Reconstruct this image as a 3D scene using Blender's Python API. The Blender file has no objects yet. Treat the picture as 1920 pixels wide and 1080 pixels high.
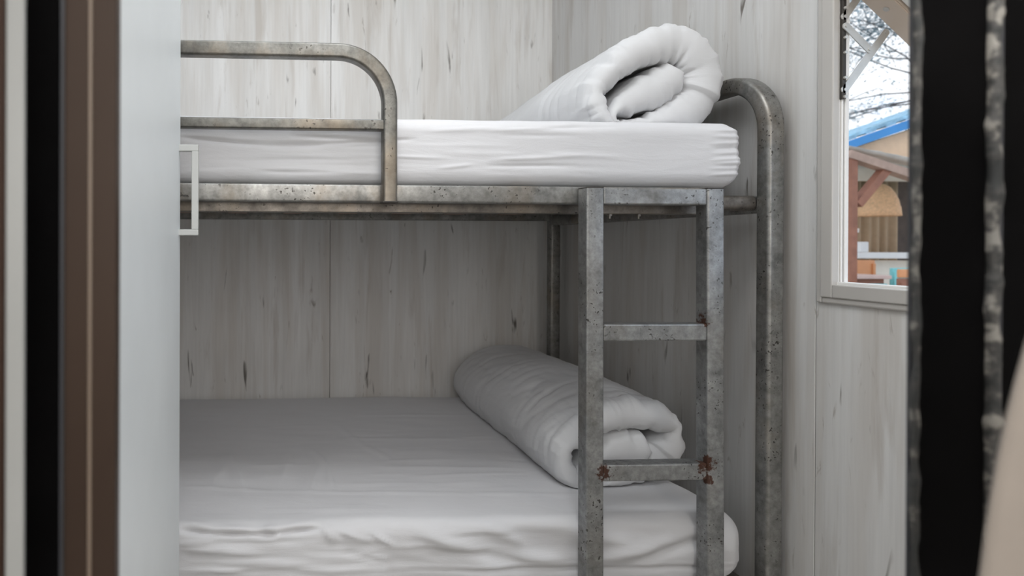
import bpy, bmesh, math, random
from mathutils import Vector, Matrix, noise
random.seed(7)
S = bpy.context.scene
COL = S.collection
PI = math.pi

# ------------------------------------------------------------------ camera
yaw, pitch, roll = math.radians(2.9), math.radians(-0.2), math.radians(0.2)
f_px = 1200.0
fw = Vector((math.sin(yaw)*math.cos(pitch), math.cos(yaw)*math.cos(pitch), math.sin(pitch)))
rt = Vector((math.cos(yaw), -math.sin(yaw), 0))
up = rt.cross(fw)
r2 = rt*math.cos(roll) + up*math.sin(roll)
u2 = up*math.cos(roll) - rt*math.sin(roll)
cd = bpy.data.cameras.new('camera')
cam = bpy.data.objects.new('camera', cd)
COL.objects.link(cam)
M = Matrix((r2, u2, -fw)).transposed().to_4x4()
M.translation = Vector((0, 0, 1.0))
cam.matrix_world = M
cd.sensor_width = 36.0
cd.lens = 36.0*f_px/1920.0
cd.shift_x = (960-540.8)/1920.0
cd.shift_y = (460-540)/1920.0
cd.clip_start = 0.02
cd.clip_end = 200
cd.dof.use_dof = True
cd.dof.focus_distance = 1.35
cd.dof.aperture_fstop = 4.2
S.camera = cam

# ------------------------------------------------------------------ world, light, exposure
S.view_settings.view_transform = 'Standard'
S.view_settings.look = 'None'
S.view_settings.gamma = 1.0
S.view_settings.use_curve_mapping = False
S.view_settings.exposure = 0.22

W = bpy.data.worlds.new('World')
S.world = W
W.use_nodes = True
nt = W.node_tree
nt.nodes.clear()
wo = nt.nodes.new('ShaderNodeOutputWorld')
bg = nt.nodes.new('ShaderNodeBackground')
tc = nt.nodes.new('ShaderNodeTexCoord')
nz = nt.nodes.new('ShaderNodeTexNoise')
nz.inputs['Scale'].default_value = 5.0
nz.inputs['Detail'].default_value = 5.0
rp = nt.nodes.new('ShaderNodeValToRGB')
rp.color_ramp.elements[0].position = 0.36
rp.color_ramp.elements[0].color = (0.36, 0.60, 1.0, 1)
rp.color_ramp.elements[1].position = 0.52
rp.color_ramp.elements[1].color = (0.93, 0.96, 1.0, 1)
nt.links.new(tc.outputs['Generated'], nz.inputs['Vector'])
nt.links.new(nz.outputs['Fac'], rp.inputs['Fac'])
nt.links.new(rp.outputs['Color'], bg.inputs['Color'])
bg.inputs['Strength'].default_value = 1.25
nt.links.new(bg.outputs['Background'], wo.inputs['Surface'])


def area(name, loc, target, sx, sy, power, color=(1, 1, 1)):
    l = bpy.data.lights.new(name, 'AREA')
    l.shape = 'RECTANGLE'
    l.size, l.size_y = sx, sy
    l.energy = power
    l.color = color
    o = bpy.data.objects.new(name, l)
    COL.objects.link(o)
    o.location = loc
    o.rotation_euler = (Vector(target)-Vector(loc)).to_track_quat('-Z', 'Y').to_euler()
    return o


# added area lights without fixtures: overhead fills and a soft fill behind the camera
area('overhead_fill', (-0.15, 1.15, 2.25), (-0.15, 1.35, 0.0), 0.9, 0.5, 4.6, (0.93, 0.97, 1.0))  # added over the bed to brighten the back wall
area('overhead_fill', (0.28, 0.66, 2.24), (0.32, 0.95, 0.0), 0.6, 0.3, 6.0, (0.96, 0.98, 1.0))
area('overhead_fill', (0.10, -0.45, 2.24), (0.15, 0.6, 0.6), 1.2, 0.7, 18, (0.97, 0.985, 1.0))  # added to get light onto the lower bunk
area('rear_fill', (0.2, -1.2, 1.45), (0.2, 1.5, 0.95), 1.6, 1.0, 15.5, (1.0, 0.95, 0.89))  # unseen fill added inside the closed cabin, not a real opening

# ------------------------------------------------------------------ materials


def new_mat(name):
    m = bpy.data.materials.new(name)
    m.use_nodes = True
    t = m.node_tree
    return m, t, t.nodes['Principled BSDF']


def N(t, typ, **kw):
    n = t.nodes.new(typ)
    for k, v in kw.items():
        if k in n.inputs:
            n.inputs[k].default_value = v
        else:
            setattr(n, k, v)
    return n


def coords(t, scale=(1, 1, 1)):
    c = N(t, 'ShaderNodeTexCoord')
    mp = N(t, 'ShaderNodeMapping')
    mp.inputs['Scale'].default_value = scale
    t.links.new(c.outputs['Object'], mp.inputs['Vector'])
    return mp.outputs['Vector']


def noise_n(t, vec, scale, detail=4, rough=0.55, dist=0.0):
    n = N(t, 'ShaderNodeTexNoise')
    n.inputs['Scale'].default_value = scale
    n.inputs['Detail'].default_value = detail
    n.inputs['Roughness'].default_value = rough
    n.inputs['Distortion'].default_value = dist
    t.links.new(vec, n.inputs['Vector'])
    return n.outputs['Fac']


def ramp(t, fac, stops):
    r = N(t, 'ShaderNodeValToRGB')
    e = r.color_ramp.elements
    while len(e) < len(stops):
        e.new(0.5)
    for i, (p, c) in enumerate(stops):
        e[i].position = p
        e[i].color = (c[0], c[1], c[2], 1) if isinstance(c, (tuple, list)) else (c, c, c, 1)
    t.links.new(fac, r.inputs['Fac'])
    return r.outputs['Color']


def mix(t, a, b, fac, mode='MIX'):
    m = N(t, 'ShaderNodeMix')
    m.data_type = 'RGBA'
    m.blend_type = mode
    for s, v in ((m.inputs[6], a), (m.inputs[7], b), (m.inputs[0], fac)):
        if isinstance(v, (int, float)):
            s.default_value = v
        elif isinstance(v, (tuple, list)):
            s.default_value = (v[0], v[1], v[2], 1)
        else:
            t.links.new(v, s)
    return m.outputs[2]


def bump(t, b, h, strength, dist=0.002):
    n = N(t, 'ShaderNodeBump')
    n.inputs['Strength'].default_value = strength
    n.inputs['Distance'].default_value = dist
    t.links.new(h, n.inputs['Height'])
    t.links.new(n.outputs['Normal'], b.inputs['Normal'])


def plain(name, col, rough=0.5, metal=0.0, var=0.12, scale=14, bstr=0.0):
    m, t, b = new_mat(name)
    v = coords(t)
    nf = noise_n(t, v, scale, 4)
    c2 = tuple(x*(1-var) for x in col)
    c3 = tuple(min(1, x*(1+var)) for x in col)
    t.links.new(ramp(t, nf, [(0.3, c2), (0.7, c3)]), b.inputs['Base Color'])
    b.inputs['Roughness'].default_value = rough
    b.inputs['Metallic'].default_value = metal
    if bstr:
        bump(t, b, nf, bstr)
    return m


def wood_panel(name, axis, tint=1.0):
    """pale laminate: vertical streaks, fine grain, sparse dark splits and knots"""
    m, t, b = new_mat(name)
    v1 = coords(t, (7, 7, 0.55))
    v2 = coords(t, (60, 60, 2.2))
    v3 = coords(t, (22, 22, 1.9))
    v4 = coords(t, (30, 30, 4.5))
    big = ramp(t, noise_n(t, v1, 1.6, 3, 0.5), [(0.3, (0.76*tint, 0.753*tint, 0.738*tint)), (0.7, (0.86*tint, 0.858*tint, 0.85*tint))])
    fine = ramp(t, noise_n(t, v2, 1.8, 6, 0.65), [(0.32, 0.92), (0.62, 1.0)])
    c = mix(t, big, fine, 1.0, 'MULTIPLY')
    streak = ramp(t, noise_n(t, v3, 1.0, 5, 0.6, 0.4), [(0.56, 0.0), (0.70, 0.50)])
    c = mix(t, c, (0.47*tint, 0.42*tint, 0.37*tint), streak)
    # broad faint brown and grey bands
    band = ramp(t, noise_n(t, coords(t, (13, 13, 1.1)), 1.0, 4, 0.6, 0.3), [(0.45, 0.0), (0.64, 0.42)])
    c = mix(t, c, (0.56*tint, 0.505*tint, 0.445*tint), band)
    # dark splits: thin ridges gated by a patchy mask
    crack = ramp(t, noise_n(t, v4, 1.35, 3, 0.5, 0.8), [(0.655, 0.0), (0.72, 1.0)])
    gate = ramp(t, noise_n(t, coords(t, (11, 11, 5)), 1.0, 2, 0.5), [(0.48, 0.0), (0.60, 1.0)])
    cm = mix(t, crack, gate, 1.0, 'MULTIPLY')
    c = mix(t, c, (0.17, 0.155, 0.14), cm)
    # smaller, softer knots and nicks
    nick = ramp(t, noise_n(t, coords(t, (52, 52, 9)), 1.0, 4, 0.6, 1.2), [(0.63, 0.0), (0.72, 0.75)])
    gate2 = ramp(t, noise_n(t, coords(t, (9, 9, 6)), 1.3, 3, 0.6), [(0.50, 0.0), (0.60, 1.0)])
    c = mix(t, c, (0.27, 0.235, 0.20), mix(t, nick, gate2, 1.0, 'MULTIPLY'))
    t.links.new(c, b.inputs['Base Color'])
    b.inputs['Roughness'].default_value = 0.55
    b.inputs['Specular IOR Level'].default_value = 0.35
    bump(t, b, noise_n(t, v2, 2.0, 5, 0.6), 0.12, 0.001)
    return m


def steel(name, base=(0.285, 0.283, 0.272), rust=(), warmth=0.5):
    m, t, b = new_mat(name)
    v = coords(t)
    mot = noise_n(t, v, 22, 6, 0.65, 0.3)
    c = ramp(t, mot, [(0.28, tuple(x*0.62 for x in base)), (0.5, base), (0.75, tuple(x*1.32 for x in base))])
    fine = ramp(t, noise_n(t, v, 85, 5, 0.7), [(0.35, 0.72), (0.65, 1.18)])
    c = mix(t, c, fine, 0.85, 'MULTIPLY')
    warm = ramp(t, noise_n(t, coords(t, (1, 1, 0.6)), 9, 5, 0.6), [(0.5, 0.0), (0.68, warmth)])
    c = mix(t, c, (0.27, 0.215, 0.155), warm)
    sp = ramp(t, noise_n(t, v, 170, 2, 0.5), [(0.62, 0.0), (0.67, 1.0)])
    gate = ramp(t, noise_n(t, v, 13, 2, 0.5), [(0.46, 0.0), (0.58, 0.9)])
    spm = mix(t, sp, gate, 1.0, 'MULTIPLY')
    c = mix(t, c, (0.05, 0.045, 0.04), spm)
    rough = ramp(t, mot, [(0.3, 0.52), (0.7, 0.38)])
    rr = rough
    for (p, rad) in rust:
        vm = N(t, 'ShaderNodeVectorMath', operation='DISTANCE')
        tcn = N(t, 'ShaderNodeTexCoord')
        t.links.new(tcn.outputs['Object'], vm.inputs[0])
        vm.inputs[1].default_value = p
        d = N(t, 'ShaderNodeMath', operation='DIVIDE')
        t.links.new(vm.outputs['Value'], d.inputs[0])
        d.inputs[1].default_value = rad
        add = N(t, 'ShaderNodeMath', operation='ADD')
        t.links.new(d.outputs[0], add.inputs[0])
        nn = N(t, 'ShaderNodeMath', operation='MULTIPLY')
        t.links.new(noise_n(t, v, 90, 4, 0.7), nn.inputs[0])
        nn.inputs[1].default_value = 1.3
        t.links.new(nn.outputs[0], add.inputs[1])
        mk = ramp(t, add.outputs[0], [(0.88, 0.9), (1.05, 0.0)])
        c = mix(t, c, (0.10, 0.04, 0.022), mk)
        rr = mix(t, rr, (0.85, 0.85, 0.85), mk)
    t.links.new(c, b.inputs['Base Color'])
    t.links.new(rr, b.inputs['Roughness'])
    b.inputs['Metallic'].default_value = 0.85
    bump(t, b, mix(t, mot, spm, 0.5), 0.22, 0.0012)
    return m


def cotton(name, col=(0.86, 0.86, 0.875)):
    m, t, b = new_mat(name)
    v = coords(t)
    t.links.new(ramp(t, noise_n(t, v, 6, 3), [(0.3, tuple(x*0.97 for x in col)), (0.7, col)]), b.inputs['Base Color'])
    b.inputs['Roughness'].default_value = 0.85
    b.inputs['Specular IOR Level'].default_value = 0.2
    b.inputs['Sheen Weight'].default_value = 0.15
    h = mix(t, noise_n(t, coords(t, (6, 12, 30)), 1.3, 4, 0.6, 0.6), noise_n(t, v, 600, 2), 0.12)
    bump(t, b, h, 0.35, 0.004)
    return m


M_wall_back = wood_panel('pale_wood_laminate', 'x')
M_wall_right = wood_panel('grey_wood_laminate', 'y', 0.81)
M_steel = steel('galvanised_steel')
M_guard = steel('weathered_guard_steel', (0.165, 0.162, 0.15), warmth=0.45)
M_ladder = steel('worn_ladder_steel', (0.33, 0.335, 0.335), warmth=0.2, rust=[
    ((0.853, 1.18, 0.853), 0.040), ((0.653, 1.165, 0.572), 0.044), ((0.853, 1.165, 0.585), 0.050), ((0.853, 1.17, 0.556), 0.030)])
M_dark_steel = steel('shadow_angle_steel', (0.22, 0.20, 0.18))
M_sheet = cotton('white_cotton_sheet', (0.67, 0.67, 0.69))
M_duvet = cotton('white_cotton_duvet', (0.67, 0.675, 0.69))
M_white = plain('white_lacquer', (0.80, 0.845, 0.87), 0.42, var=0.03, scale=5)
M_handle = plain('white_handle_paint', (0.52, 0.53, 0.52), 0.35, var=0.02)
M_upvc = plain('cream_window_plastic', (0.50, 0.48, 0.455), 0.35, var=0.02, scale=5)
M_upvc_white = plain('white_window_plastic', (0.80, 0.79, 0.77), 0.3, var=0.02, scale=5)
M_sash = plain('beige_sash_plastic', (0.60, 0.50, 0.415), 0.4, var=0.03, scale=5)
M_stay = plain('brushed_stay_metal', (0.60, 0.59, 0.56), 0.38, 0.6, var=0.08, scale=30)
M_dark = plain('dark_hinge_metal', (0.05, 0.045, 0.04), 0.5, 0.4)
M_brown = plain('brown_frame_paint', (0.040, 0.026, 0.019), 0.42, var=0.1, scale=6)
M_brown2 = plain('reddish_brown_paint', (0.03, 0.016, 0.011), 0.5, var=0.1, scale=6)
M_tan = plain('tan_frame_edge', (0.17, 0.13, 0.10), 0.4, var=0.05)
for _m in (M_brown, M_brown2):
    _m.node_tree.nodes['Principled BSDF'].inputs['Specular IOR Level'].default_value = 0.15
M_strip = plain('pale_grey_strip', (0.28, 0.285, 0.28), 0.6, var=0.06, scale=8)
M_black = plain('black_door_paint', (0.003, 0.0028, 0.003), 0.6, var=0.3)
M_black.node_tree.nodes['Principled BSDF'].inputs['Specular IOR Level'].default_value = 0.03
M_charcoal = plain('charcoal_frame_paint', (0.035, 0.036, 0.042), 0.5, var=0.15)
M_floor = plain('pale_vinyl_floor', (0.50, 0.47, 0.43), 0.5, var=0.15, scale=4)
M_ceiling = plain('white_ceiling_board', (0.84, 0.84, 0.83), 0.7, var=0.03)
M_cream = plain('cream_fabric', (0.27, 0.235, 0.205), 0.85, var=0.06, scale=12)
M_ground = plain('sandy_ground', (0.46, 0.42, 0.36), 0.9, var=0.15, scale=2)
M_blueroof = plain('blue_roof_paint', (0.05, 0.27, 0.62), 0.45, var=0.08, scale=5)
M_paleroof = plain('pale_blue_roof_sheet', (0.32, 0.55, 0.68), 0.4, var=0.4, scale=9)
M_peach = plain('peach_board', (0.80, 0.57, 0.38), 0.7, var=0.05)
M_canvas = plain('weathered_canvas', (0.55, 0.51, 0.45), 0.85, var=0.25, scale=6)
M_timber = plain('reddish_brown_timber', (0.30, 0.13, 0.08), 0.6, var=0.2, scale=10)
M_timber2 = plain('greyish_brown_timber', (0.40, 0.28, 0.22), 0.6, var=0.2, scale=10)
M_curtain = plain('tan_curtain_cloth', (0.52, 0.38, 0.25), 0.8, var=0.08)
M_cane = plain('pale_woven_cane', (0.80, 0.50, 0.28), 0.7, var=0.15, scale=60)
M_creamwall = plain('cream_board', (0.78, 0.74, 0.64), 0.6, var=0.04)
M_turq = plain('turquoise_plastic', (0.22, 0.60, 0.60), 0.4, var=0.05)
M_orange = plain('orange_plastic', (0.72, 0.32, 0.14), 0.4, var=0.05)
M_tabletop = plain('pinkish_table_board', (0.70, 0.52, 0.46), 0.35, var=0.06)
M_offwhite = plain('off_white_board', (0.80, 0.80, 0.78), 0.5, var=0.03)
M_darkwall = plain('dark_brown_board', (0.09, 0.065, 0.05), 0.7, var=0.2)
M_leaf = plain('grey_green_leaf', (0.27, 0.37, 0.41), 0.6, var=0.4, scale=3)
M_bark = plain('grey_bark', (0.16, 0.15, 0.15), 0.8, var=0.2)
M_ink = plain('black_ink', (0.01, 0.01, 0.01), 0.7)


def brush_mat(name='chipped_weather_seal', k=1.0):
    m, t, b = new_mat(name)
    v = coords(t, (1, 1, 1))
    c = ramp(t, noise_n(t, v, 60, 3, 0.6, 0.2), [(0.40, (0.035, 0.037, 0.037)), (0.52, (0.13*k, 0.125*k, 0.12*k)), (0.60, (0.45*k, 0.43*k, 0.39*k))])
    t.links.new(c, b.inputs['Base Color'])
    b.inputs['Roughness'].default_value = 0.7
    return m


M_seal = brush_mat(k=0.7)
M_seal_dim = brush_mat('dark_weather_seal', 0.45)

m, t, b = new_mat('window_glass')
b.inputs['Base Color'].default_value = (0.95, 0.97, 0.97, 1)
b.inputs['Roughness'].default_value = 0.0
b.inputs['Transmission Weight'].default_value = 1.0
b.inputs['IOR'].default_value = 1.05
M_glass = m

# warm lamp bulb (it is lit in the hut)
m, t, b = new_mat('lit_bulb')
b.inputs['Emission Color'].default_value = (1, 0.9, 0.75, 1)
b.inputs['Emission Strength'].default_value = 6
M_bulb = m

# ------------------------------------------------------------------ helpers


def obj(name, bm, mat, parent=None, smooth=False, kind=None):
    me = bpy.data.meshes.new(name)
    bm.normal_update()
    bm.to_mesh(me)
    bm.free()
    me.materials.append(mat)
    if smooth:
        for p in me.polygons:
            p.use_smooth = True
    o = bpy.data.objects.new(name, me)
    COL.objects.link(o)
    if parent is not None:
        o.parent = parent
        # keep geometry authored in world coordinates
        o.matrix_parent_inverse = Matrix.Translation(parent.location).inverted()
    if kind:
        o['kind'] = kind
    return o


def tag(o, label, cat, group=None):
    o['label'] = label
    o['category'] = cat
    if group:
        o['group'] = group
    return o


def thing(name, label, cat, loc=(0, 0, 0), group=None):
    o = bpy.data.objects.new(name, None)
    COL.objects.link(o)
    o.location = loc
    o.empty_display_size = 0.05
    return tag(o, label, cat, group)


def bx(bm, x0, x1, y0, y1, z0, z1, bev=0.0, seg=2, rot=None, piv=None):
    r = bmesh.ops.create_cube(bm, size=1.0)
    vs = r['verts']
    for v in vs:
        v.co = Vector(((x0+x1)/2+v.co.x*(x1-x0), (y0+y1)/2+v.co.y*(y1-y0), (z0+z1)/2+v.co.z*(z1-z0)))
    if rot is not None:
        c = Vector(piv) if piv else Vector(((x0+x1)/2, (y0+y1)/2, (z0+z1)/2))
        for v in vs:
            v.co = c + rot @ (v.co-c)
    if bev > 0:
        es = set()
        for v in vs:
            es.update(v.link_edges)
        bmesh.ops.bevel(bm, geom=list(es), offset=bev, segments=seg, affect='EDGES', profile=0.5)
    return bm


def box(name, dims, mat, parent=None, bev=0.0, kind=None, seg=2, rot=None, piv=None, smooth=False):
    bm = bmesh.new()
    bx(bm, *dims, bev=bev, seg=seg, rot=rot, piv=piv)
    return obj(name, bm, mat, parent, smooth=smooth, kind=kind)


def rsq(w, h, r, n=4):
    """rounded rectangle profile, centred"""
    pts = []
    for cx, cy, a0 in ((w/2-r, h/2-r, 0), (-w/2+r, h/2-r, PI/2), (-w/2+r, -h/2+r, PI), (w/2-r, -h/2+r, 1.5*PI)):
        for i in range(n+1):
            a = a0+i*PI/2/n
            pts.append((cx+r*math.cos(a), cy+r*math.sin(a)))
    return pts


def circ(r, n=12):
    return [(r*math.cos(2*PI*i/n), r*math.sin(2*PI*i/n)) for i in range(n)]


def sweep(bm, path, prof, side=None, caps=True, radii=None):
    """sweep prof along path; side = fixed vector used as the profile's first axis"""
    path = [Vector(p) for p in path]
    rings = []
    n = len(path)
    for i, p in enumerate(path):
        if i == 0:
            d = path[1]-p
        elif i == n-1:
            d = p-path[i-1]
        else:
            d = (path[i+1]-p).normalized()+(p-path[i-1]).normalized()
        d.normalize()
        s = Vector(side) if side is not None else (Vector((0, 0, 1)) if abs(d.z) < 0.9 else Vector((1, 0, 0)))
        a = (s-d*s.dot(d)).normalized()
        b_ = d.cross(a)
        k = radii[i] if radii else 1.0
        rings.append([bm.verts.new(p+a*u*k+b_*v*k) for u, v in prof])
    m_ = len(prof)
    for i in range(n-1):
        for j in range(m_):
            bm.faces.new((rings[i][j], rings[i][(j+1) % m_], rings[i+1][(j+1) % m_], rings[i+1][j]))
    if caps:
        bm.faces.new(list(reversed(rings[0])))
        bm.faces.new(rings[-1])
    bmesh.ops.recalc_face_normals(bm, faces=bm.faces[:])
    return bm


def auto(o, deg=35):
    for p in o.data.polygons:
        p.use_smooth = True
    try:
        o.data.set_sharp_from_angle(angle=math.radians(deg))
    except Exception:
        pass
    return o


def tube(name, path, w, h, r, mat, parent, side=(1, 0, 0)):
    bm = bmesh.new()
    sweep(bm, path, rsq(w, h, r), side)
    return auto(obj(name, bm, mat, parent), 40)


def arc(c, r, a0, a1, n, plane='xz'):
    out = []
    for i in range(n+1):
        a = a0+(a1-a0)*i/n
        u, v = r*math.cos(a), r*math.sin(a)
        out.append((c[0]+u, c[1], c[2]+v) if plane == 'xz' else (c[0], c[1]+u, c[2]+v))
    return out


# ------------------------------------------------------------------ room shell
XW = 1.045      # inner face of right wall
YB = 2.22       # inner face of back wall
ZC = 2.30
GAP = 0.0016

bm = bmesh.new()
xs = [-1.14, -0.35, 0.2580, 1.20]
for a, c in zip(xs[:-1], xs[1:]):
    bx(bm, a+GAP/2, c-GAP/2, YB, YB+0.012, 0, ZC, bev=0.0008, seg=1)
bx(bm, -1.14, 1.20, YB+0.011, YB+0.05, 0, ZC)
wb = obj('wall_back', bm, M_wall_back, kind='structure')

# right wall with the window opening (y 0.50..1.105, z 0.905..1.50)
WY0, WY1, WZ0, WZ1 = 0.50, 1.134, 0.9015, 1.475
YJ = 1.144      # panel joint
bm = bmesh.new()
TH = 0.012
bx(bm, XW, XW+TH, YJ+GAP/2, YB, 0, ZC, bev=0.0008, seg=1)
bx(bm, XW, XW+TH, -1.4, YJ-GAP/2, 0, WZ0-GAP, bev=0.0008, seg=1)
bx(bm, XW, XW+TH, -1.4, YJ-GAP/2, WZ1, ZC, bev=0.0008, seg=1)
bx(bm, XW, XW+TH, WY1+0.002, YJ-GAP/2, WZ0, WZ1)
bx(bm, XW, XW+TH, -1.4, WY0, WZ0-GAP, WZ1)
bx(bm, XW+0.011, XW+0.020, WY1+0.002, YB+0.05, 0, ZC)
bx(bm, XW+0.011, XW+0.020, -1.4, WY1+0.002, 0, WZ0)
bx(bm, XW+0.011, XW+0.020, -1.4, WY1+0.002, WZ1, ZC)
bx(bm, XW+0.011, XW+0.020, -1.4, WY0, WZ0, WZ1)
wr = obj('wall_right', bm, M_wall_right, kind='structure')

box('wall_left', (-1.19, -1.14, -1.4, YB+0.05, 0, ZC), M_wall_back, kind='structure')
box('wall_front', (-1.19, XW+0.028, -1.45, -1.4, 0, ZC), M_wall_back, kind='structure')
box('floor', (-1.19, XW+0.028, -1.45, YB+0.05, -0.05, 0), M_floor, kind='structure')
box('ceiling', (-1.19, XW+0.028, -1.45, YB+0.05, ZC, ZC+0.05), M_ceiling, kind='structure')

# ------------------------------------------------------------------ window
# frame on the inner wall face
def ring(bm, x0, x1, y0, y1, z0, z1, w, bev=0.002):
    bx(bm, x0, x1, y1-w, y1, z0, z1, bev)
    bx(bm, x0, x1, y0, y0+w, z0, z1, bev)
    bx(bm, x0, x1, y0+w, y1-w, z0, z0+w, bev)
    bx(bm, x0, x1, y0+w, y1-w, z1-w, z1, bev)


bm = bmesh.new()
ring(bm, XW-0.006, XW+0.004, WY0-0.02, WY1+0.004, WZ0-0.008, WZ1+0.02, 0.012, 0.003)
ring(bm, XW-0.009, XW+0.004, WY0-0.01, WY1-0.008, WZ0+0.003, WZ1+0.01, 0.024, 0.002)
win = obj('window_1', bm, M_upvc, kind='structure')
JY = WY1-0.031
bm = bmesh.new()
for k, (xa, xb, ins) in enumerate(((XW+0.001, XW+0.0060, 0.0), (XW+0.0075, XW+0.011, 0.002), (XW+0.0125, XW+0.0195, 0.004))):
    y1 = JY-ins+0.012
    ring(bm, xa, xb, WY0+0.014+ins, y1, WZ0+0.020, WZ1-0.02, 0.012, 0.0012)
obj('window_jamb', bm, M_upvc_white, win)
bm = bmesh.new()
bx(bm, XW+0.004, XW+0.017, WY0+0.012, JY+0.008, WZ0+0.018, WZ0+0.028)
bx(bm, XW+0.0058, XW+0.0080, JY+0.001, JY+0.006, WZ0+0.03, WZ1-0.02)
obj('glazing_gasket', bm, M_upvc, win)

# top hung sash, pushed open to about 45 degrees
SY1 = JY-0.010
SY0 = WY0+0.03
hx, hz = 1.050, 1.4625
L = 0.50
dirv = Vector((math.cos(math.radians(41.5)), 0, -math.sin(math.radians(41.5))))
nrm = Vector((-dirv.z, 0, dirv.x))   # up / outward


def sash_box(bm, a0, a1, y0, y1, t0, t1, bev=0.002):
    """a along the sash from the hinge, t through its thickness (towards outside)"""
    r = bmesh.ops.create_cube(bm, size=1.0)
    for v in r['verts']:
        a = (a0+a1)/2+v.co.x*(a1-a0)
        y = (y0+y1)/2+v.co.y*(y1-y0)
        tt = (t0+t1)/2+v.co.z*(t1-t0)
        v.co = Vector((hx, 0, hz))+dirv*a+nrm*tt+Vector((0, y, 0))
    if bev:
        es = set()
        for v in r['verts']:
            es.update(v.link_edges)
        bmesh.ops.bevel(bm, geom=list(es), offset=bev, segments=2, affect='EDGES')


bm = bmesh.new()
sash_box(bm, 0, L, SY1-0.045, SY1, 0, 0.026)
sash_box(bm, 0, L, SY0, SY0+0.045, 0, 0.026)
sash_box(bm, 0, 0.045, SY0+0.045, SY1-0.045, 0, 0.026)
sash_box(bm, L-0.045, L, SY0+0.045, SY1-0.045, 0, 0.026)
sash = obj('sash', bm, M_sash, win)
bm = bmesh.new()
sash_box(bm, 0.045, L-0.045, SY1-0.062, SY1-0.045, 0.004, 0.020, 0.004)
sash_box(bm, 0.045, L-0.045, SY0+0.045, SY0+0.062, 0.004, 0.020, 0.004)
obj('glazing_bead', bm, M_upvc_white, sash)
bm = bmesh.new()
sash_box(bm, 0.04, L-0.04, SY0+0.04, SY1-0.04, 0.012, 0.016, 0)
obj('pane', bm, M_glass, sash)
bm = bmesh.new()
for a in (0.072, 0.25):
    p = Vector((hx, SY1-0.0225, hz))+dirv*a
    sweep(bm, [p+nrm*0.001, p-nrm*0.0015], circ(0.0048, 16), side=(0, 1, 0))
obj('screw_cap', bm, M_upvc, sash)


def flat_arm(name, p0, p1, w, y, th, parent, mat):
    p0, p1 = Vector((p0[0], y, p0[1])), Vector((p1[0], y, p1[1]))
    d = (p1-p0).normalized()
    s = Vector((-d.z, 0, d.x))
    pts = []
    for i in range(9):
        a = PI/2+PI*i/8
        pts.append(p0+d*math.cos(a)*w/2+s*math.sin(a)*w/2)
    for i in range(9):
        a = -PI/2+PI*i/8
        pts.append(p1+d*math.cos(a)*w/2+s*math.sin(a)*w/2)
    bm = bmesh.new()
    vs = [bm.verts.new(q) for q in pts]
    fc = bm.faces.new(vs)
    r = bmesh.ops.extrude_face_region(bm, geom=[fc])
    for v in r['geom']:
        if isinstance(v, bmesh.types.BMVert):
            v.co.y += th
    bmesh.ops.recalc_face_normals(bm, faces=bm.faces[:])
    for q in (p0, p1):
        sweep(bm, [q+Vector((0, 0.001, 0)), q-Vector((0, 0.0016, 0))], circ(0.0028, 10), side=(1, 0, 0))
    return obj(name, bm, mat, parent)


# friction stay against the far jamb
AY = JY-0.009
flat_arm('stay_arm', (1.0535, 1.4100), (1.0765, 1.4420), 0.0125, AY+0.003, 0.002, win, M_stay)
flat_arm('stay_arm', (1.0535, 1.3920), (1.0970, 1.3510), 0.0125, AY, 0.002, win, M_stay)
flat_arm('stay_arm', (1.0545, 1.2790), (1.1310, 1.3830), 0.0130, AY+0.003, 0.002, win, M_stay)
box('stay_track', (1.0495, 1.0565, AY+0.003, AY+0.010, 1.262, 1.450), M_dark, win, bev=0.001)
for z in (1.266, 1.300, 1.345, 1.372, 1.425):
    bm = bmesh.new()
    sweep(bm, [(1.0535, AY+0.004, z), (1.0535, AY-0.001, z)], circ(0.003, 12), side=(1, 0, 0))
    obj('stay_rivet', bm, M_stay, win)

# ------------------------------------------------------------------ bunk bed
bed = thing('bunk_bed', 'grey galvanised steel bunk bed with square tube ladder and curved guard rail', 'bed', (0, 1.7, 0))


def end_frame(px, sgn):
    yf, yr, w = 1.190, 2.105, 0.034
    yc0, yc1 = yf+w/2, yr+w/2
    R = 0.105
    zt = 1.350-w/2
    path = [(px, yc0, 0.0), (px, yc0, 0.6), (px, yc0, 1.0)]
    path += arc((px, yc0+R, zt-R), R, PI, PI/2, 14, 'yz')
    path += arc((px, yc1-R, zt-R), R, PI/2, 0, 14, 'yz')
    path += [(px, yc1, 1.0), (px, yc1, 0.0)]
    return tube('end_frame', path, w, w, 0.007, M_steel, bed, side=(1, 0, 0))


XP = 1.0075
ef = end_frame(XP, 1)
end_frame(-1.08, -1)
for z0, nm in ((1.064, 'end_crossbar'), (0.27, 'end_crossbar')):
    for xx in (XP, -1.08):
        tube(nm, [(xx, 1.222, z0+0.016), (xx, 2.107, z0+0.016)], 0.028, 0.034, 0.004, M_steel, bed, side=(1, 0, 0))

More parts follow.
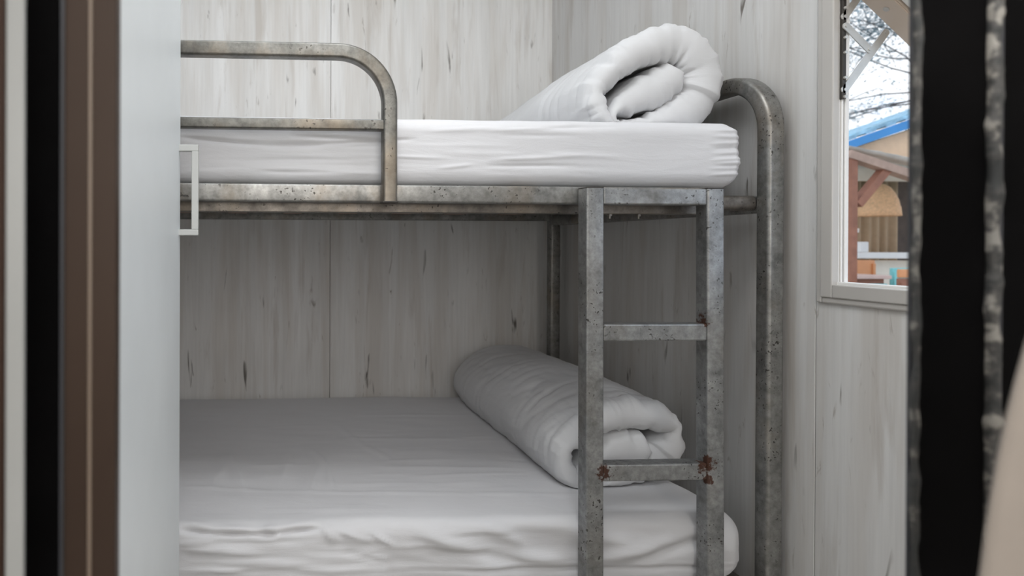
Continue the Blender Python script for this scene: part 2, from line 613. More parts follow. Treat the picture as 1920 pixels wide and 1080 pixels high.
# upper bunk frame: front rail, angle below it, back rail, slats
tube('side_rail', [(-1.07, 1.2185, 1.0965), (0.872, 1.2185, 1.0935)], 0.034, 0.034, 0.004, M_steel, bed, side=(0, 1, 0))
tube('side_rail', [(-1.07, 2.13, 1.095), (0.99, 2.13, 1.095)], 0.030, 0.034, 0.004, M_steel, bed, side=(0, 1, 0))
bm = bmesh.new()
bx(bm, -1.06, 0.905, 1.2360, 1.2400, 1.0605, 1.110, 0.001)
bx(bm, -1.06, 0.905, 1.2400, 1.275, 1.0605, 1.0640, 0.001)
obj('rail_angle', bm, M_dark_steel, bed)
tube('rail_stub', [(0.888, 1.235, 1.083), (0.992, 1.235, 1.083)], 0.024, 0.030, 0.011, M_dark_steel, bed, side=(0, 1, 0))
for i in range(11):
    x = -0.96+i*0.18
    box('slat', (x-0.03, x+0.03, 1.277, 2.114, 1.0975, 1.1115), M_timber2, bed, bev=0.002)
# lower bunk frame
tube('side_rail', [(-1.07, 1.2185, 0.300), (0.99, 1.2185, 0.300)], 0.034, 0.034, 0.004, M_steel, bed, side=(0, 1, 0))
tube('side_rail', [(-1.07, 2.13, 0.300), (0.99, 2.13, 0.300)], 0.030, 0.034, 0.004, M_steel, bed, side=(0, 1, 0))
for i in range(11):
    x = -0.96+i*0.18
    box('slat', (x-0.03, x+0.03, 1.236, 2.114, 0.303, 0.317), M_timber2, bed, bev=0.002)
# bolts below the top bar
for x, y in ((0.705, 1.2445), (0.765, 1.246)):
    bm = bmesh.new()
    sweep(bm, [(x, y, 1.066), (x, y, 1.056)], circ(0.0050, 6), side=(1, 0, 0))
    sweep(bm, [(x, y, 1.0565), (x, y, 1.051)], circ(0.0026, 8), side=(1, 0, 0))
    obj('bolt', bm, M_steel, bed)

# guard rail
gw = 0.027
gy = 1.1995-gw/2-0.001
gx = 0.2475
R = 0.098
gz = 1.3555
gr = thing_path = [(-1.0, gy, gz+0.0015), (-0.4, gy, gz+0.001), (gx-R, gy, gz)] + arc((gx-R, gy, gz-R), R, PI/2, 0, 16, 'xz')[1:] + [(gx, gy, 1.2), (gx+0.0005, gy, 1.0785)]
guard = tube('guard_rail', gr, gw, gw, 0.005, M_guard, bed, side=(0, 1, 0))
box('end_cap', (gx-0.0145, gx+0.0155, gy-0.0145, gy+0.0145, 1.0755, 1.0785), M_dark, guard, bev=0.001)
tube('guard_bar', [(-1.0, gy, 1.2215), (gx-gw/2+0.001, gy, 1.2195)], 0.022, 0.0195, 0.003, M_guard, guard, side=(0, 1, 0))
box('guard_end_post', (-1.014, -0.987, gy-gw/2, gy+gw/2, 1.079, 1.3705), M_steel, guard, bev=0.004)

# ladder
ladder = tube('ladder_rail', [(0.6335, 1.1830, 1.1050), (0.6385, 1.1830, 0.0)], 0.034, 0.034, 0.004, M_ladder, bed, side=(1, 0, 0))
lad2 = tube('ladder_rail', [(0.8670, 1.1830, 1.1050), (0.8745, 1.1830, 0.0)], 0.034, 0.034, 0.004, M_ladder, bed, side=(1, 0, 0))
for rr_, xx in ((ladder, 0.6335), (lad2, 0.8670)):
    box('rail_cap', (xx-0.0165, xx+0.0165, 1.1665, 1.1995, 1.1050, 1.1072), M_dark, rr_, bev=0.0008)
for z0, z1, yy in ((1.0745, 1.1050, 1.1672), (0.8180, 0.8500, 1.1672), (0.5540, 0.5860, 1.1672), (0.29, 0.322, 1.1672)):
    xl = 0.6505+(1.105-z1)*0.0045
    xr = 0.8500+(1.105-z1)*0.0068
    box('rung', (xl-0.0005, xr+0.0005, yy, yy+0.0316, z0, z1), M_ladder, bed, bev=0.003)
# hand written scribble on the upper rail near the wardrobe
sc = [(0.0, 0.0), (0.002, 0.002), (0.004, 0.0), (0.006, 0.009), (0.0065, 0.001), (0.009, 0.004), (0.011, 0.0),
      (0.013, 0.0035), (0.014, 0.0), (0.0165, 0.004), (0.018, 0.0), (0.020, 0.003), (0.022, -0.001)]
bm = bmesh.new()
sweep(bm, [(-0.1435+a*0.78, 1.2008, 1.0865+c*0.8) for a, c in sc], circ(0.0007, 5), side=(0, 1, 0))
obj('pen_scribble', bm, M_ink, bed)

# ------------------------------------------------------------------ mattresses


def fbm(p, o=3):
    v = 0
    a = 1.0
    for i in range(o):
        v += a*noise.noise(p)
        p = p*2.03
        a *= 0.5
    return v


def round_box(name, x0, x1, y0, y1, z0, z1, r, nx, ny, nz, disp, mat):
    """subdivided box with rounded edges; disp(p, n) returns an outward displacement"""
    bm = bmesh.new()
    faces = []
    cache = {}

    def vert(i, j, k):
        key = (i, j, k)
        if key not in cache:
            p = Vector((x0+(x1-x0)*i/nx, y0+(y1-y0)*j/ny, z0+(z1-z0)*k/nz))
            rr = r(p) if callable(r) else r
            q = Vector((min(max(p.x, x0+rr), x1-rr), min(max(p.y, y0+rr), y1-rr), min(max(p.z, z0+rr), z1-rr)))
            d = p-q
            if d.length < 1e-9:
                n = Vector((0, 0, 1))
            else:
                n = d.normalized()
                m_ = max(abs(d.x), abs(d.y), abs(d.z))
                p = q+n*rr*(m_/rr)
            p = p+n*disp(p, n)
            cache[key] = bm.verts.new(p)
        return cache[key]
    for i in range(nx):
        for j in range(ny):
            faces.append((vert(i, j, nz), vert(i+1, j, nz), vert(i+1, j+1, nz), vert(i, j+1, nz)))
            faces.append((vert(i, j, 0), vert(i, j+1, 0), vert(i+1, j+1, 0), vert(i+1, j, 0)))
        for k in range(nz):
            faces.append((vert(i, 0, k), vert(i+1, 0, k), vert(i+1, 0, k+1), vert(i, 0, k+1)))
            faces.append((vert(i, ny, k), vert(i, ny, k+1), vert(i+1, ny, k+1), vert(i+1, ny, k)))
    for j in range(ny):
        for k in range(nz):
            faces.append((vert(0, j, k), vert(0, j, k+1), vert(0, j+1, k+1), vert(0, j+1, k)))
            faces.append((vert(nx, j, k), vert(nx, j+1, k), vert(nx, j+1, k+1), vert(nx, j, k+1)))
    for f_ in faces:
        bm.faces.new(f_)
    return obj(name, bm, mat, smooth=True)


def seg_d(px, pz, a, b):
    ax, az = a
    bx_, bz = b
    dx, dz = bx_-ax, bz-az
    l2 = dx*dx+dz*dz
    tt = max(0, min(1, ((px-ax)*dx+(pz-az)*dz)/l2))
    return math.hypot(px-ax-dx*tt, pz-az-dz*tt), tt


def folds(u, v, lst):
    h = 0
    for a, b, w, amp in lst:
        if min(a[0], b[0])-3*w < u < max(a[0], b[0])+3*w and min(a[1], b[1])-3*w < v < max(a[1], b[1])+3*w:
            d, tt = seg_d(u, v, a, b)
            h += amp*math.exp(-(d/w)**2)*(math.sin(PI*min(max(tt, 0.02), 0.98))**0.5)
    return h


random.seed(3)
# front-face folds (x, z) on the upper mattress
UF = [((-0.14, 1.198), (0.02, 1.186), 0.0035, -0.006), ((0.02, 1.186), (0.13, 1.189), 0.0035, -0.006), ((0.13, 1.189), (0.30, 1.200), 0.0035, -0.005)]
for i in range(34):
    x = random.uniform(-0.2, 0.7)
    z = random.uniform(1.13, 1.225)
    l = random.uniform(0.06, 0.2)
    UF.append(((x, z), (x+l, z+random.uniform(-0.008, 0.010)), random.uniform(0.0025, 0.005), random.uniform(-0.0030, 0.0022)))
for i in range(9):   # gathers at the right corner
    z = 1.135+i*0.011
    UF.append(((0.900-0.01*random.random(), z+random.uniform(-0.004, 0.004)), (0.965, z+0.006-0.003*i*0.3), 0.003, 0.0026*random.choice((1, -1))))


def disp_u(p, n):
    d = 0.0
    fr = max(0, -n.y)
    if fr > 0.05:
        d += fr*folds(p.x, p.z, UF)
        d += fr*0.0007*fbm(Vector((p.x*3.0, p.z*38, 1.3)), 3)*(1.0 if p.x < 0.4 else 0.4)
    d += 0.0015*fbm(p*9, 2)
    if p.x > 0.885:
        d += 0.0035*noise.noise(Vector((p.y*20, p.z*60, 4)))*min(1, (p.x-0.885)/0.05)
    # soft bulge at the middle of the height, at the end
    if n.x > 0.3:
        d += 0.006*math.cos((p.z-1.178)/0.065*PI/2)
    return d


um = round_box('mattress', -1.045, 0.955, 1.2135, 2.160, 1.1125, 1.2440, 0.030, 340, 60, 60, disp_u, M_sheet)
tag(um, 'white sheeted mattress on the upper bunk behind the guard rail', 'mattress')

random.seed(11)
LF = []
# crease below the top front edge, left part
ed = [(-0.14, 0.462), (-0.08, 0.453), (0.0, 0.449), (0.05, 0.452), (0.12, 0.458)]
for a, c in zip(ed[:-1], ed[1:]):
    LF.append((a, c, 0.0045, -0.008))
    LF.append(((a[0], a[1]+0.009), (c[0], c[1]+0.009), 0.006, 0.006))
for (a, c, w, am) in [((0.02, 0.463), (0.05, 0.447), 0.004, 0.005), ((0.16, 0.455), (0.20, 0.44), 0.004, 0.005), ((0.22, 0.452), (0.26, 0.425), 0.004, 0.006),
                      ((0.13, 0.465), (0.15, 0.435), 0.006, 0.005), ((0.32, 0.445), (0.44, 0.40), 0.014, 0.008), ((0.30, 0.43), (0.52, 0.385), 0.010, -0.006),
                      ((0.44, 0.46), (0.52, 0.42), 0.012, 0.006), ((0.50, 0.40), (0.60, 0.385), 0.012, 0.006), ((0.60, 0.445), (0.74, 0.420), 0.015, 0.006),
                      ((0.64, 0.385), (0.83, 0.425), 0.014, 0.006), ((0.72, 0.38), (0.90, 0.43), 0.010, -0.005), ((0.85, 0.46), (0.93, 0.40), 0.012, 0.005)]:
    LF.append((a, c, w, am))
for i in range(30):
    x = random.uniform(-0.18, 0.35)
    z = random.uniform(0.37, 0.44)
    l = random.uniform(0.05, 0.18)
    LF.append(((x, z), (x+l, z+random.uniform(-0.012, 0.006)), random.uniform(0.003, 0.006), random.uniform(-0.004, 0.004)))
# piping at the foot of the sheet
LP = [((-0.2, 0.386), (0.3, 0.380), 0.003, 0.003), ((0.3, 0.380), (0.96, 0.374), 0.003, 0.004), ((0.3, 0.376), (0.96, 0.369), 0.004, -0.006)]
# top-face folds (x, y)
LT = [((-0.2, 1.40), (0.05, 1.365), 0.006, 0.0022), ((0.05, 1.365), (0.45, 1.33), 0.006, 0.0024), ((0.45, 1.33), (0.75, 1.31), 0.006, 0.002),
      ((0.15, 1.62), (0.17, 1.50), 0.008, 0.004), ((0.17, 1.50), (0.165, 1.36), 0.008, 0.004), ((0.11, 1.33), (0.15, 1.52), 0.010, 0.003),
      ((0.05, 1.38), (0.09, 1.60), 0.012, 0.0028), ((-0.10, 1.35), (-0.06, 1.62), 0.014, 0.003), ((-0.02, 1.36), (-0.06, 1.60), 0.012, 0.003),
      ((0.24, 1.85), (0.28, 1.66), 0.012, 0.002), ((0.28, 1.66), (0.33, 1.55), 0.012, 0.002),
      ((0.02, 1.27), (0.40, 1.255), 0.007, 0.0018), ((0.3, 1.50), (0.6, 1.485), 0.006, 0.002), ((0.35, 1.44), (0.62, 1.45), 0.006, 0.002),
      ((0.30, 1.95), (0.65, 1.94), 0.010, 0.0015), ((0.25, 1.72), (0.62, 1.70), 0.010, 0.0015)]
for i in range(26):
    x = random.uniform(-0.2, 0.6)
    y = random.uniform(1.25, 1.9)
    l = random.uniform(0.08, 0.25)
    LT.append(((x, y), (x+l, y+random.uniform(-0.02, 0.02)), random.uniform(0.004, 0.008), random.uniform(-0.0012, 0.0016)))


def disp_l(p, n):
    d = 0.0
    fr = max(0, -n.y)
    if fr > 0.05:
        d += fr*(1.5*folds(p.x, p.z, LF)+folds(p.x, p.z, LP))
        d += fr*0.004*fbm(Vector((p.x*4.0, p.z*22, 7.3)), 3)
        if p.x > 0.25:
            d += fr*0.010*noise.noise(Vector((p.x*6+p.z*10, p.z*7-p.x*4, 2.1)))
    if n.z > 0.2:
        d += n.z*folds(p.x, p.y, LT)
        d += n.z*0.0035*fbm(Vector((p.x*3.2, p.y*6.5, 3.7)), 3)
    if n.x > 0.3:
        d += 0.006*noise.noise(Vector((p.y*10, p.z*18, 4)))
    # drape slopes outwards at the foot
    return d


lm = round_box('mattress', -1.045, 0.978, 1.2050, 2.195, 0.3180, 0.4700, lambda p: 0.024+0.040*min(1, max(0, (p.x-0.80)/0.15)), 300, 130, 32, disp_l, M_sheet)
tag(lm, 'white sheeted mattress on the lower bunk with a creased front edge', 'mattress')

# ------------------------------------------------------------------ rolled duvets


def catmull(P, n):
    P = [P[0]]+P+[P[-1]]
    out = []
    for i in range(1, len(P)-2):
        p0, p1, p2, p3 = P[i-1], P[i], P[i+1], P[i+2]
        for k in range(n):
            t_ = k/n
            out.append(tuple(0.5*((2*p1[d])+(-p0[d]+p2[d])*t_+(2*p0[d]-5*p1[d]+4*p2[d]-p3[d])*t_*t_+(-p0[d]+3*p1[d]-3*p2[d]+p3[d])*t_**3) for d in (0, 1)))
    out.append(P[-2])
    return out


def resample(C_, n):
    L_ = [0]
    for a, c in zip(C_[:-1], C_[1:]):
        L_.append(L_[-1]+math.hypot(c[0]-a[0], c[1]-a[1]))
    out = []
    j = 0
    for i in range(n):
        s = L_[-1]*i/(n-1)
        while j < len(L_)-2 and L_[j+1] < s:
            j += 1
        t_ = (s-L_[j])/max(1e-9, L_[j+1]-L_[j])
        out.append((C_[j][0]+(C_[j+1][0]-C_[j][0])*t_, C_[j][1]+(C_[j+1][1]-C_[j][1])*t_))
    return out, L_[-1]


def duvet_roll(name, ctrl, tl, ya, yb, xc, zbed, taper, NS=230, NA=110, seed=0, er=0.032, proud=None, gath=0.014, crs=0.005):
    """a thick quilt rolled up: the layer centre line ctrl runs in the (x, z) section, the roll runs from ya (near) to yb"""
    C_, LL = resample(catmull(ctrl, 14), NS)
    # thickness at each control point, interpolated by arc length
    kp = [0.0]
    for a, c in zip(ctrl[:-1], ctrl[1:]):
        kp.append(kp[-1]+math.hypot(c[0]-a[0], c[1]-a[1]))
    kp = [k/kp[-1] for k in kp]

    def thick(q):
        for a in range(len(kp)-1):
            if q <= kp[a+1]+1e-9:
                w = (q-kp[a])/(kp[a+1]-kp[a])
                w = w*w*(3-2*w)
                return tl[a]*(1-w)+tl[a+1]*w
        return tl[-1]
    TH_ = [thick(i/(NS-1)) for i in range(NS)]
    nrm_ = []
    for i in range(NS):
        a = C_[max(0, i-1)]
        c = C_[min(NS-1, i+1)]
        dx, dz = c[0]-a[0], c[1]-a[1]
        l = math.hypot(dx, dz)
        nrm_.append((-dz/l, dx/l))
    Ly = yb-ya
    # denser rings near the visible end
    av = []
    for k in range(NA+1):
        q = k/NA
        av.append(q)
    sides = []
    bm = bmesh.new()
    for sgn in (1, -1):
        grid = []
        for k, q in enumerate(av):
            # ease so that more rings sit at both ends
            qq = 0.5-0.5*math.cos(PI*q)
            qq = 0.55*qq+0.45*q
            row = []
            for i in range(NS):
                s = i/(NS-1)*LL
                pr = proud(i/(NS-1)) if proud else 0.0
                end_near = pr+0.010*noise.noise(Vector((s*14, seed, 0.5)))
                end_far = 0.015*noise.noise(Vector((s*10, seed, 9.5)))
                y = (ya+end_near)+(Ly+end_far-end_near)*qq
                dn = max(0.0, y-(ya+end_near))
                df = max(0.0, (yb+end_far)-y)
                pn = math.sqrt(max(0, 1-(1-min(1, dn/er))**2))
                pf = math.sqrt(max(0, 1-(1-min(1, df/er))**2))
                ds = min(s, LL-s)
                ps = math.sqrt(max(0, 1-(1-min(1, ds/0.022))**2))
                h = TH_[i]/2*pn*pf*ps
                # gathers running inwards from the ends
                n1 = noise.noise(Vector((s*34+sgn*5, y*4, seed+3)))
                n2 = noise.noise(Vector((s*75, y*7+s*5, seed+7)))
                g = gath*math.exp(-dn/0.055)*(0.35-1.7*abs(n1)-0.7*abs(n2))
                w_ = 0.0045*fbm(Vector((s*8+sgn*3, y*5, seed+11)), 3)+0.0022*fbm(Vector((s*26, y*7+s*6, seed+17)), 2)
                n3 = noise.noise(Vector((s*5+sgn, y*20+s*6, seed+23)))
                w_ -= crs*max(0.0, 1-abs(n3)*6)*(0.6+noise.noise(Vector((s*9, y*6, seed+31))))
                n4 = noise.noise(Vector((s*7+sgn, y*42+s*10, seed+41)))
                w_ -= 0.15*crs*max(0.0, 1-abs(n4)*4)
                h2 = h+(g+w_)*pn*pf*ps
                tx, tz, scx, scz = taper(qq)
                cx, cz = C_[i]
                nx_, nz_ = nrm_[i]
                u = cx*scx+sgn*nx_*h2
                v = cz*scz+sgn*nz_*h2
                if v < 0.0015:
                    v = 0.0015+0.05*v*0
                row.append(bm.verts.new((xc+tx+u, y, zbed+tz+v)))
            grid.append(row)
        sides.append(grid)
    for gi, grid in enumerate(sides):
        for k in range(NA):
            for i in range(NS-1):
                q = (grid[k][i], grid[k][i+1], grid[k+1][i+1], grid[k+1][i])
                bm.faces.new(q if gi else tuple(reversed(q)))
    bmesh.ops.remove_doubles(bm, verts=bm.verts[:], dist=0.00025)
    bmesh.ops.recalc_face_normals(bm, faces=bm.faces[:])
    return obj(name, bm, M_duvet, smooth=True)


ctrl_u = [(-0.060, -0.035), (-0.110, -0.006), (-0.135, 0.060), (-0.108, 0.102), (-0.060, 0.140), (0.000, 0.165), (0.055, 0.160), (0.090, 0.125), (0.095, 0.082),
          (0.070, 0.040), (0.015, 0.012), (-0.045, 0.002), (-0.090, 0.004), (-0.094, 0.026), (-0.062, 0.046), (-0.010, 0.074), (0.048, 0.104)]
tl_u = [0.030, 0.040, 0.052, 0.060, 0.068, 0.080, 0.088, 0.098, 0.098, 0.086, 0.060, 0.03, 0.02, 0.026, 0.064, 0.086, 0.082]
du = duvet_roll('duvet', ctrl_u, tl_u, 1.262, 2.13, 0.828, 1.2445,
                lambda q: (0.06*q*0.6, 0, 1-0.10*max(0, q-0.5), 1.03-0.27*max(0, q-0.35)), seed=1,
                proud=lambda s: 0.0 if s < 0.55 else 0.010)
tag(du, 'rolled white duvet on the upper bunk leaning against the end frame', 'duvet')

ctrl_l = [(-0.050, -0.035), (-0.100, -0.008), (-0.128, 0.055), (-0.108, 0.100), (-0.055, 0.138), (0.010, 0.152), (0.070, 0.150), (0.118, 0.128), (0.112, 0.086),
          (0.078, 0.048), (0.020, 0.018), (-0.040, 0.006), (-0.088, 0.006), (-0.094, 0.040), (-0.060, 0.056), (-0.005, 0.074), (0.062, 0.074)]
tl_l = [0.030, 0.040, 0.052, 0.060, 0.064, 0.068, 0.066, 0.058, 0.076, 0.076, 0.058, 0.03, 0.02, 0.026, 0.068, 0.086, 0.082]
dl = duvet_roll('duvet', ctrl_l, tl_l, 1.345, 2.15, 0.800, 0.4725,
                lambda q: (0.02*q, 0, 1, 1+0.05*math.sin(PI*q)), seed=5,
                proud=lambda s: 0.0 if s < 0.55 else 0.008, crs=0.0065)
tag(dl, 'rolled white duvet on the lower bunk behind the ladder', 'duvet')

# ------------------------------------------------------------------ wardrobe at the left
wd = thing('wardrobe', 'tall plain white wardrobe with a square white pull handle beside the bunk', 'wardrobe', (-0.45, 0.85, 0))
box('carcass', (-0.72, -0.149, 0.62, 1.108, 0.0, 2.25), M_white, wd, bev=0.001)
dr = box('door', (-0.1475, -0.130, 0.600, 1.1055, 0.05, 2.24), M_white, wd, bev=0.0012)
hp = [(-0.1310, 1.092, 1.1600), (-0.1035, 1.092, 1.1600), (-0.1035, 1.092, 1.0180), (-0.1310, 1.092, 1.0180)]
bm = bmesh.new()
bx(bm, -0.1310, -0.0975, 1.086, 1.098, 1.1545, 1.1655, 0.0012)
bx(bm, -0.1310, -0.0975, 1.086, 1.098, 1.0125, 1.0225, 0.0012)
bx(bm, -0.1090, -0.0975, 1.086, 1.098, 1.0222, 1.1548, 0.0012)
obj('handle', bm, M_handle, dr)

# ------------------------------------------------------------------ near door frames (out of focus)
bm = bmesh.new()
bx(bm, -0.1300, -0.0950, 0.440, 0.455, 0, 2.2, 0.002)
dfb = obj('door_1', bm, M_brown, kind='structure')
box('jamb_bead', (-0.1135, -0.1108, 0.438, 0.442, 0, 2.2), M_tan, dfb, bev=0.001)
box('jamb_return', (-0.1345, -0.1295, 0.445, 0.455, 0, 2.2), M_charcoal, dfb, bev=0.001)
box('rubber_channel', (-0.1625, -0.1360, 0.452, 0.46, 0, 2.2), M_black, dfb, bev=0.001)
box('pale_seal', (-0.1525, -0.1415, 0.398, 0.402, 0, 2.2), M_strip, dfb, bev=0.001)
box('outer_jamb', (-0.24, -0.1528, 0.397, 0.401, 0, 2.2), M_brown2, dfb, bev=0.001)

bm = bmesh.new()
bx(bm, 0.4910, 0.5435, 0.450, 0.459, 0, 2.2, 0.001)
bx(bm, 0.5380, 0.72, 0.458, 0.50, 0, 2.2, 0.001)
d2 = obj('door_2', bm, M_black, kind='structure')
box('edge_plate', (0.4850, 0.4915, 0.4510, 0.4535, 0, 2.2), M_charcoal, d2, bev=0.0008)
box('edge_plate', (0.5530, 0.5610, 0.4530, 0.459, 0, 2.2), M_charcoal, d2, bev=0.001)


def lumpy(name, x, y, r, seed, parent, var=0.5, mat=None):
    bm = bmesh.new()
    n = 520
    path, rad = [], []
    for i in range(n+1):
        z = 0.35+1.35*i/n
        k = noise.noise(Vector((seed, z*42, 0)))
        path.append((x+0.0018*noise.noise(Vector((z*30, seed, 3))), y, z))
        rad.append(1+var*k+0.35*max(0, noise.noise(Vector((seed+4, z*95, 0)))))
    sweep(bm, path, circ(r, 8), side=(1, 0, 0), radii=rad)
    return obj(name, bm, mat or M_seal, parent, smooth=True)


lumpy('brush_seal', 0.4878, 0.4495, 0.0026, 1, d2, mat=M_seal_dim)
lumpy('brush_seal', 0.5480, 0.4500, 0.0050, 5, d2)
# small specks of paint on the dark door
bm = bmesh.new()
rs = random.Random(4)
for i in range(26):
    x = rs.uniform(0.566, 0.600)
    z = rs.uniform(0.7, 1.2)
    bx(bm, x-0.003*rs.random()-0.001, x+0.003*rs.random()+0.001, 0.4605, 0.4625, z-0.0012, z+0.0015, 0.0005, 1)
obj('paint_speck', bm, M_seal, d2)

# cream cloth hanging at the lower right corner
bm = bmesh.new()
prof = []
NZ, NX = 60, 40
edge = [(0.0, 0.315), (0.45, 0.327), (0.60, 0.335), (0.75, 0.345), (0.8356, 0.3582), (0.8674, 0.3622), (0.9045, 0.3689), (0.9364, 0.3771), (0.955, 0.3826), (1.0, 0.398), (1.06, 0.42), (1.12, 0.45)]


def edge_x(z):
    for (z0, x0), (z1, x1) in zip(edge[:-1], edge[1:]):
        if z0 <= z <= z1:
            return x0+(x1-x0)*(z-z0)/(z1-z0)
    return edge[-1][1]


front = []
back = []
for k in range(NZ+1):
    z = 1.12*k/NZ
    ex = edge_x(z)
    r1, r2_ = [], []
    for i in range(NX+1):
        u = i/NX
        x = ex+u*0.16
        fold = -0.016*(1-math.cos(u*14+0*z))/2
        lip = 0.003*(1-math.exp(-u*18))
        r1.append(bm.verts.new((x, 0.297+fold-lip, z)))
        r2_.append(bm.verts.new((x, 0.299+fold, z)))
    front.append(r1)
    back.append(r2_)
for k in range(NZ):
    for i in range(NX):
        bm.faces.new((front[k][i], front[k][i+1], front[k+1][i+1], front[k+1][i]))
        bm.faces.new((back[k][i], back[k+1][i], back[k+1][i+1], back[k][i+1]))
    bm.faces.new((front[k][0], front[k+1][0], back[k+1][0], back[k][0]))
    bm.faces.new((front[k][NX], back[k][NX], back[k+1][NX], front[k+1][NX]))
for i in range(NX):
    bm.faces.new((front[0][i], back[0][i], back[0][i+1], front[0][i+1]))
    bm.faces.new((front[NZ][i], front[NZ][i+1], back[NZ][i+1], back[NZ][i]))
bmesh.ops.recalc_face_normals(bm, faces=bm.faces[:])
cc = obj('curtain', bm, M_cream, smooth=True)
tag(cc, 'blurred cream cloth hanging at the lower right in front of the black door', 'curtain')

# ------------------------------------------------------------------ outside
box('terrain', (-30, 45, -30, 45, -0.30, -0.06), M_ground, kind='structure')

hut = thing('beach_hut', 'timber hut with blue roof and peach gable seen through the window', 'hut', (5.8, 5.8, 0))
# roof plane rising to the right
bm = bmesh.new()
sl = (2.016-1.849)/(5.324-4.843)
for i in range(34):
    x0 = 4.80+i*0.085
    z0 = 1.835+(x0-4.80)*sl
    vs = []
    for (xx, zz) in ((x0, z0), (x0+0.085, z0+0.085*sl)):
        for yy, dz in ((4.98, 0.03), (6.4, -0.14)):
            vs.append((xx, yy, zz+dz))
    up_ = 0.012 if i % 2 else 0.0
    q = [Vector(vs[0]), Vector(vs[2]), Vector(vs[3]), Vector(vs[1])]
    lo = [bm.verts.new(p+Vector((0, 0, up_-0.02))) for p in q]
    hi = [bm.verts.new(p+Vector((0, 0, up_+0.012))) for p in q]
    bm.faces.new(hi)
    bm.faces.new(list(reversed(lo)))
    for a in range(4):
        b2 = (a+1) % 4
        bm.faces.new((lo[a], lo[b2], hi[b2], hi[a]))
obj('roof', bm, M_paleroof, hut)


def prism(name, pts, y0, y1, mat, parent):
    """pts = (x, z) outline"""
    bm = bmesh.new()
    a = [bm.verts.new((x, y0, z)) for x, z in pts]
    c = [bm.verts.new((x, y1, z)) for x, z in pts]
    bm.faces.new(a)
    bm.faces.new(list(reversed(c)))
    n = len(pts)
    for i in range(n):
        bm.faces.new((a[i], c[i], c[(i+1) % n], a[(i+1) % n]))
    bmesh.ops.recalc_face_normals(bm, faces=bm.faces[:])
    return obj(name, bm, mat, parent)


prism('fascia', [(4.79, 1.775), (4.79, 1.838), (7.6, 1.838+2.81*sl), (7.6, 1.750+2.81*sl)], 4.95, 4.985, M_blueroof, hut)
prism('gable_board', [(4.86, 1.755), (4.92, 1.800), (7.6, 1.800+2.68*sl*0.93), (7.6, 1.58)], 5.04, 5.08, M_peach, hut)
# frame timbers
def beam(name, p0, p1, y0, y1, w, mat, parent):
    d = Vector((p1[0]-p0[0], p1[1]-p0[1])).normalized()
    s = Vector((-d.y, d.x))*w/2
    return prism(name, [(p0[0]-s.x, p0[1]-s.y), (p1[0]-s.x, p1[1]-s.y), (p1[0]+s.x, p1[1]+s.y), (p0[0]+s.x, p0[1]+s.y)], y0, y1, mat, parent)


beam('beam', (4.72, 1.728), (5.9, 1.37), 4.86, 4.95, 0.062, M_timber2, hut)
box('post', (4.735, 4.795, 4.87, 4.93, 0.0, 1.70), M_timber, hut, bev=0.005)
beam('brace', (4.815, 1.325), (5.085, 1.64), 4.875, 4.94, 0.062, M_timber, hut)
box('lintel', (5.10, 7.4, 5.56, 5.60, 1.585, 1.700), M_creamwall, hut)
box('shelf_board', (5.15, 5.50, 5.75, 5.78, 1.73, 1.80), M_timber, hut)
box('rear_wall', (4.9, 7.6, 6.35, 6.40, 0.0, 2.0), M_creamwall, hut)
box('dark_door', (6.27, 7.0, 6.02, 6.06, 0.0, 1.66), M_darkwall, hut)
box('hand_rail', (5.30, 7.0, 5.48, 5.53, 0.880, 0.935), M_offwhite, hut, bev=0.005)
box('half_wall', (5.55, 7.0, 5.60, 5.63, 0.0, 0.86), M_creamwall, hut)
box('deck', (4.4, 7.8, 4.4, 6.5, -0.04, 0.0), M_timber2, hut)

# weathered canvas awning strip under the gable
bm = bmesh.new()
rows = []
for i in range(60):
    u = i/59
    x = 4.76+u*1.3
    z = 1.778-u*0.20*1.3+0.012*noise.noise(Vector((u*9, 0, 1)))
    th = 0.035+0.035*u+0.02*noise.noise(Vector((u*7, 2, 1)))
    yo = 0.02*noise.noise(Vector((u*12, 5, 1)))
    rows.append([bm.verts.new((x, 4.93+yo, z-0.005)), bm.verts.new((x, 4.90+yo, z+th*0.5)), bm.verts.new((x, 4.95+yo, z+th)), bm.verts.new((x, 5.03, z+th*0.9)), bm.verts.new((x, 5.03, z))])
for i in range(59):
    for j in range(5):
        bm.faces.new((rows[i][j], rows[i][(j+1) % 5], rows[i+1][(j+1) % 5], rows[i+1][j]))
bm.faces.new(list(reversed(rows[0])))
bm.faces.new(rows[-1])
bmesh.ops.recalc_face_normals(bm, faces=bm.faces[:])
cv = obj('canvas_valance', bm, M_canvas, hut, smooth=True)

# curtain at the back of the hut
bm = bmesh.new()
fr_, bk_ = [], []
for i in range(90):
    u = i/89
    x = 5.62+u*0.66
    w_ = 0.022*math.sin(u*46)+0.010*math.sin(u*19)
    fr_.append([bm.verts.new((x, 5.95+w_, z)) for z in (0.62, 1.72)])
    bk_.append([bm.verts.new((x, 5.957+w_, z)) for z in (0.62, 1.72)])
for i in range(89):
    bm.faces.new((fr_[i][0], fr_[i+1][0], fr_[i+1][1], fr_[i][1]))
    bm.faces.new((bk_[i][0], bk_[i][1], bk_[i+1][1], bk_[i+1][0]))
    bm.faces.new((fr_[i][1], fr_[i+1][1], bk_[i+1][1], bk_[i][1]))
    bm.faces.new((fr_[i][0], bk_[i][0], bk_[i+1][0], fr_[i+1][0]))
hc = obj('curtain', bm, M_curtain, smooth=True)
tag(hc, 'tan pleated curtain behind the cane lamp in the hut', 'curtain')

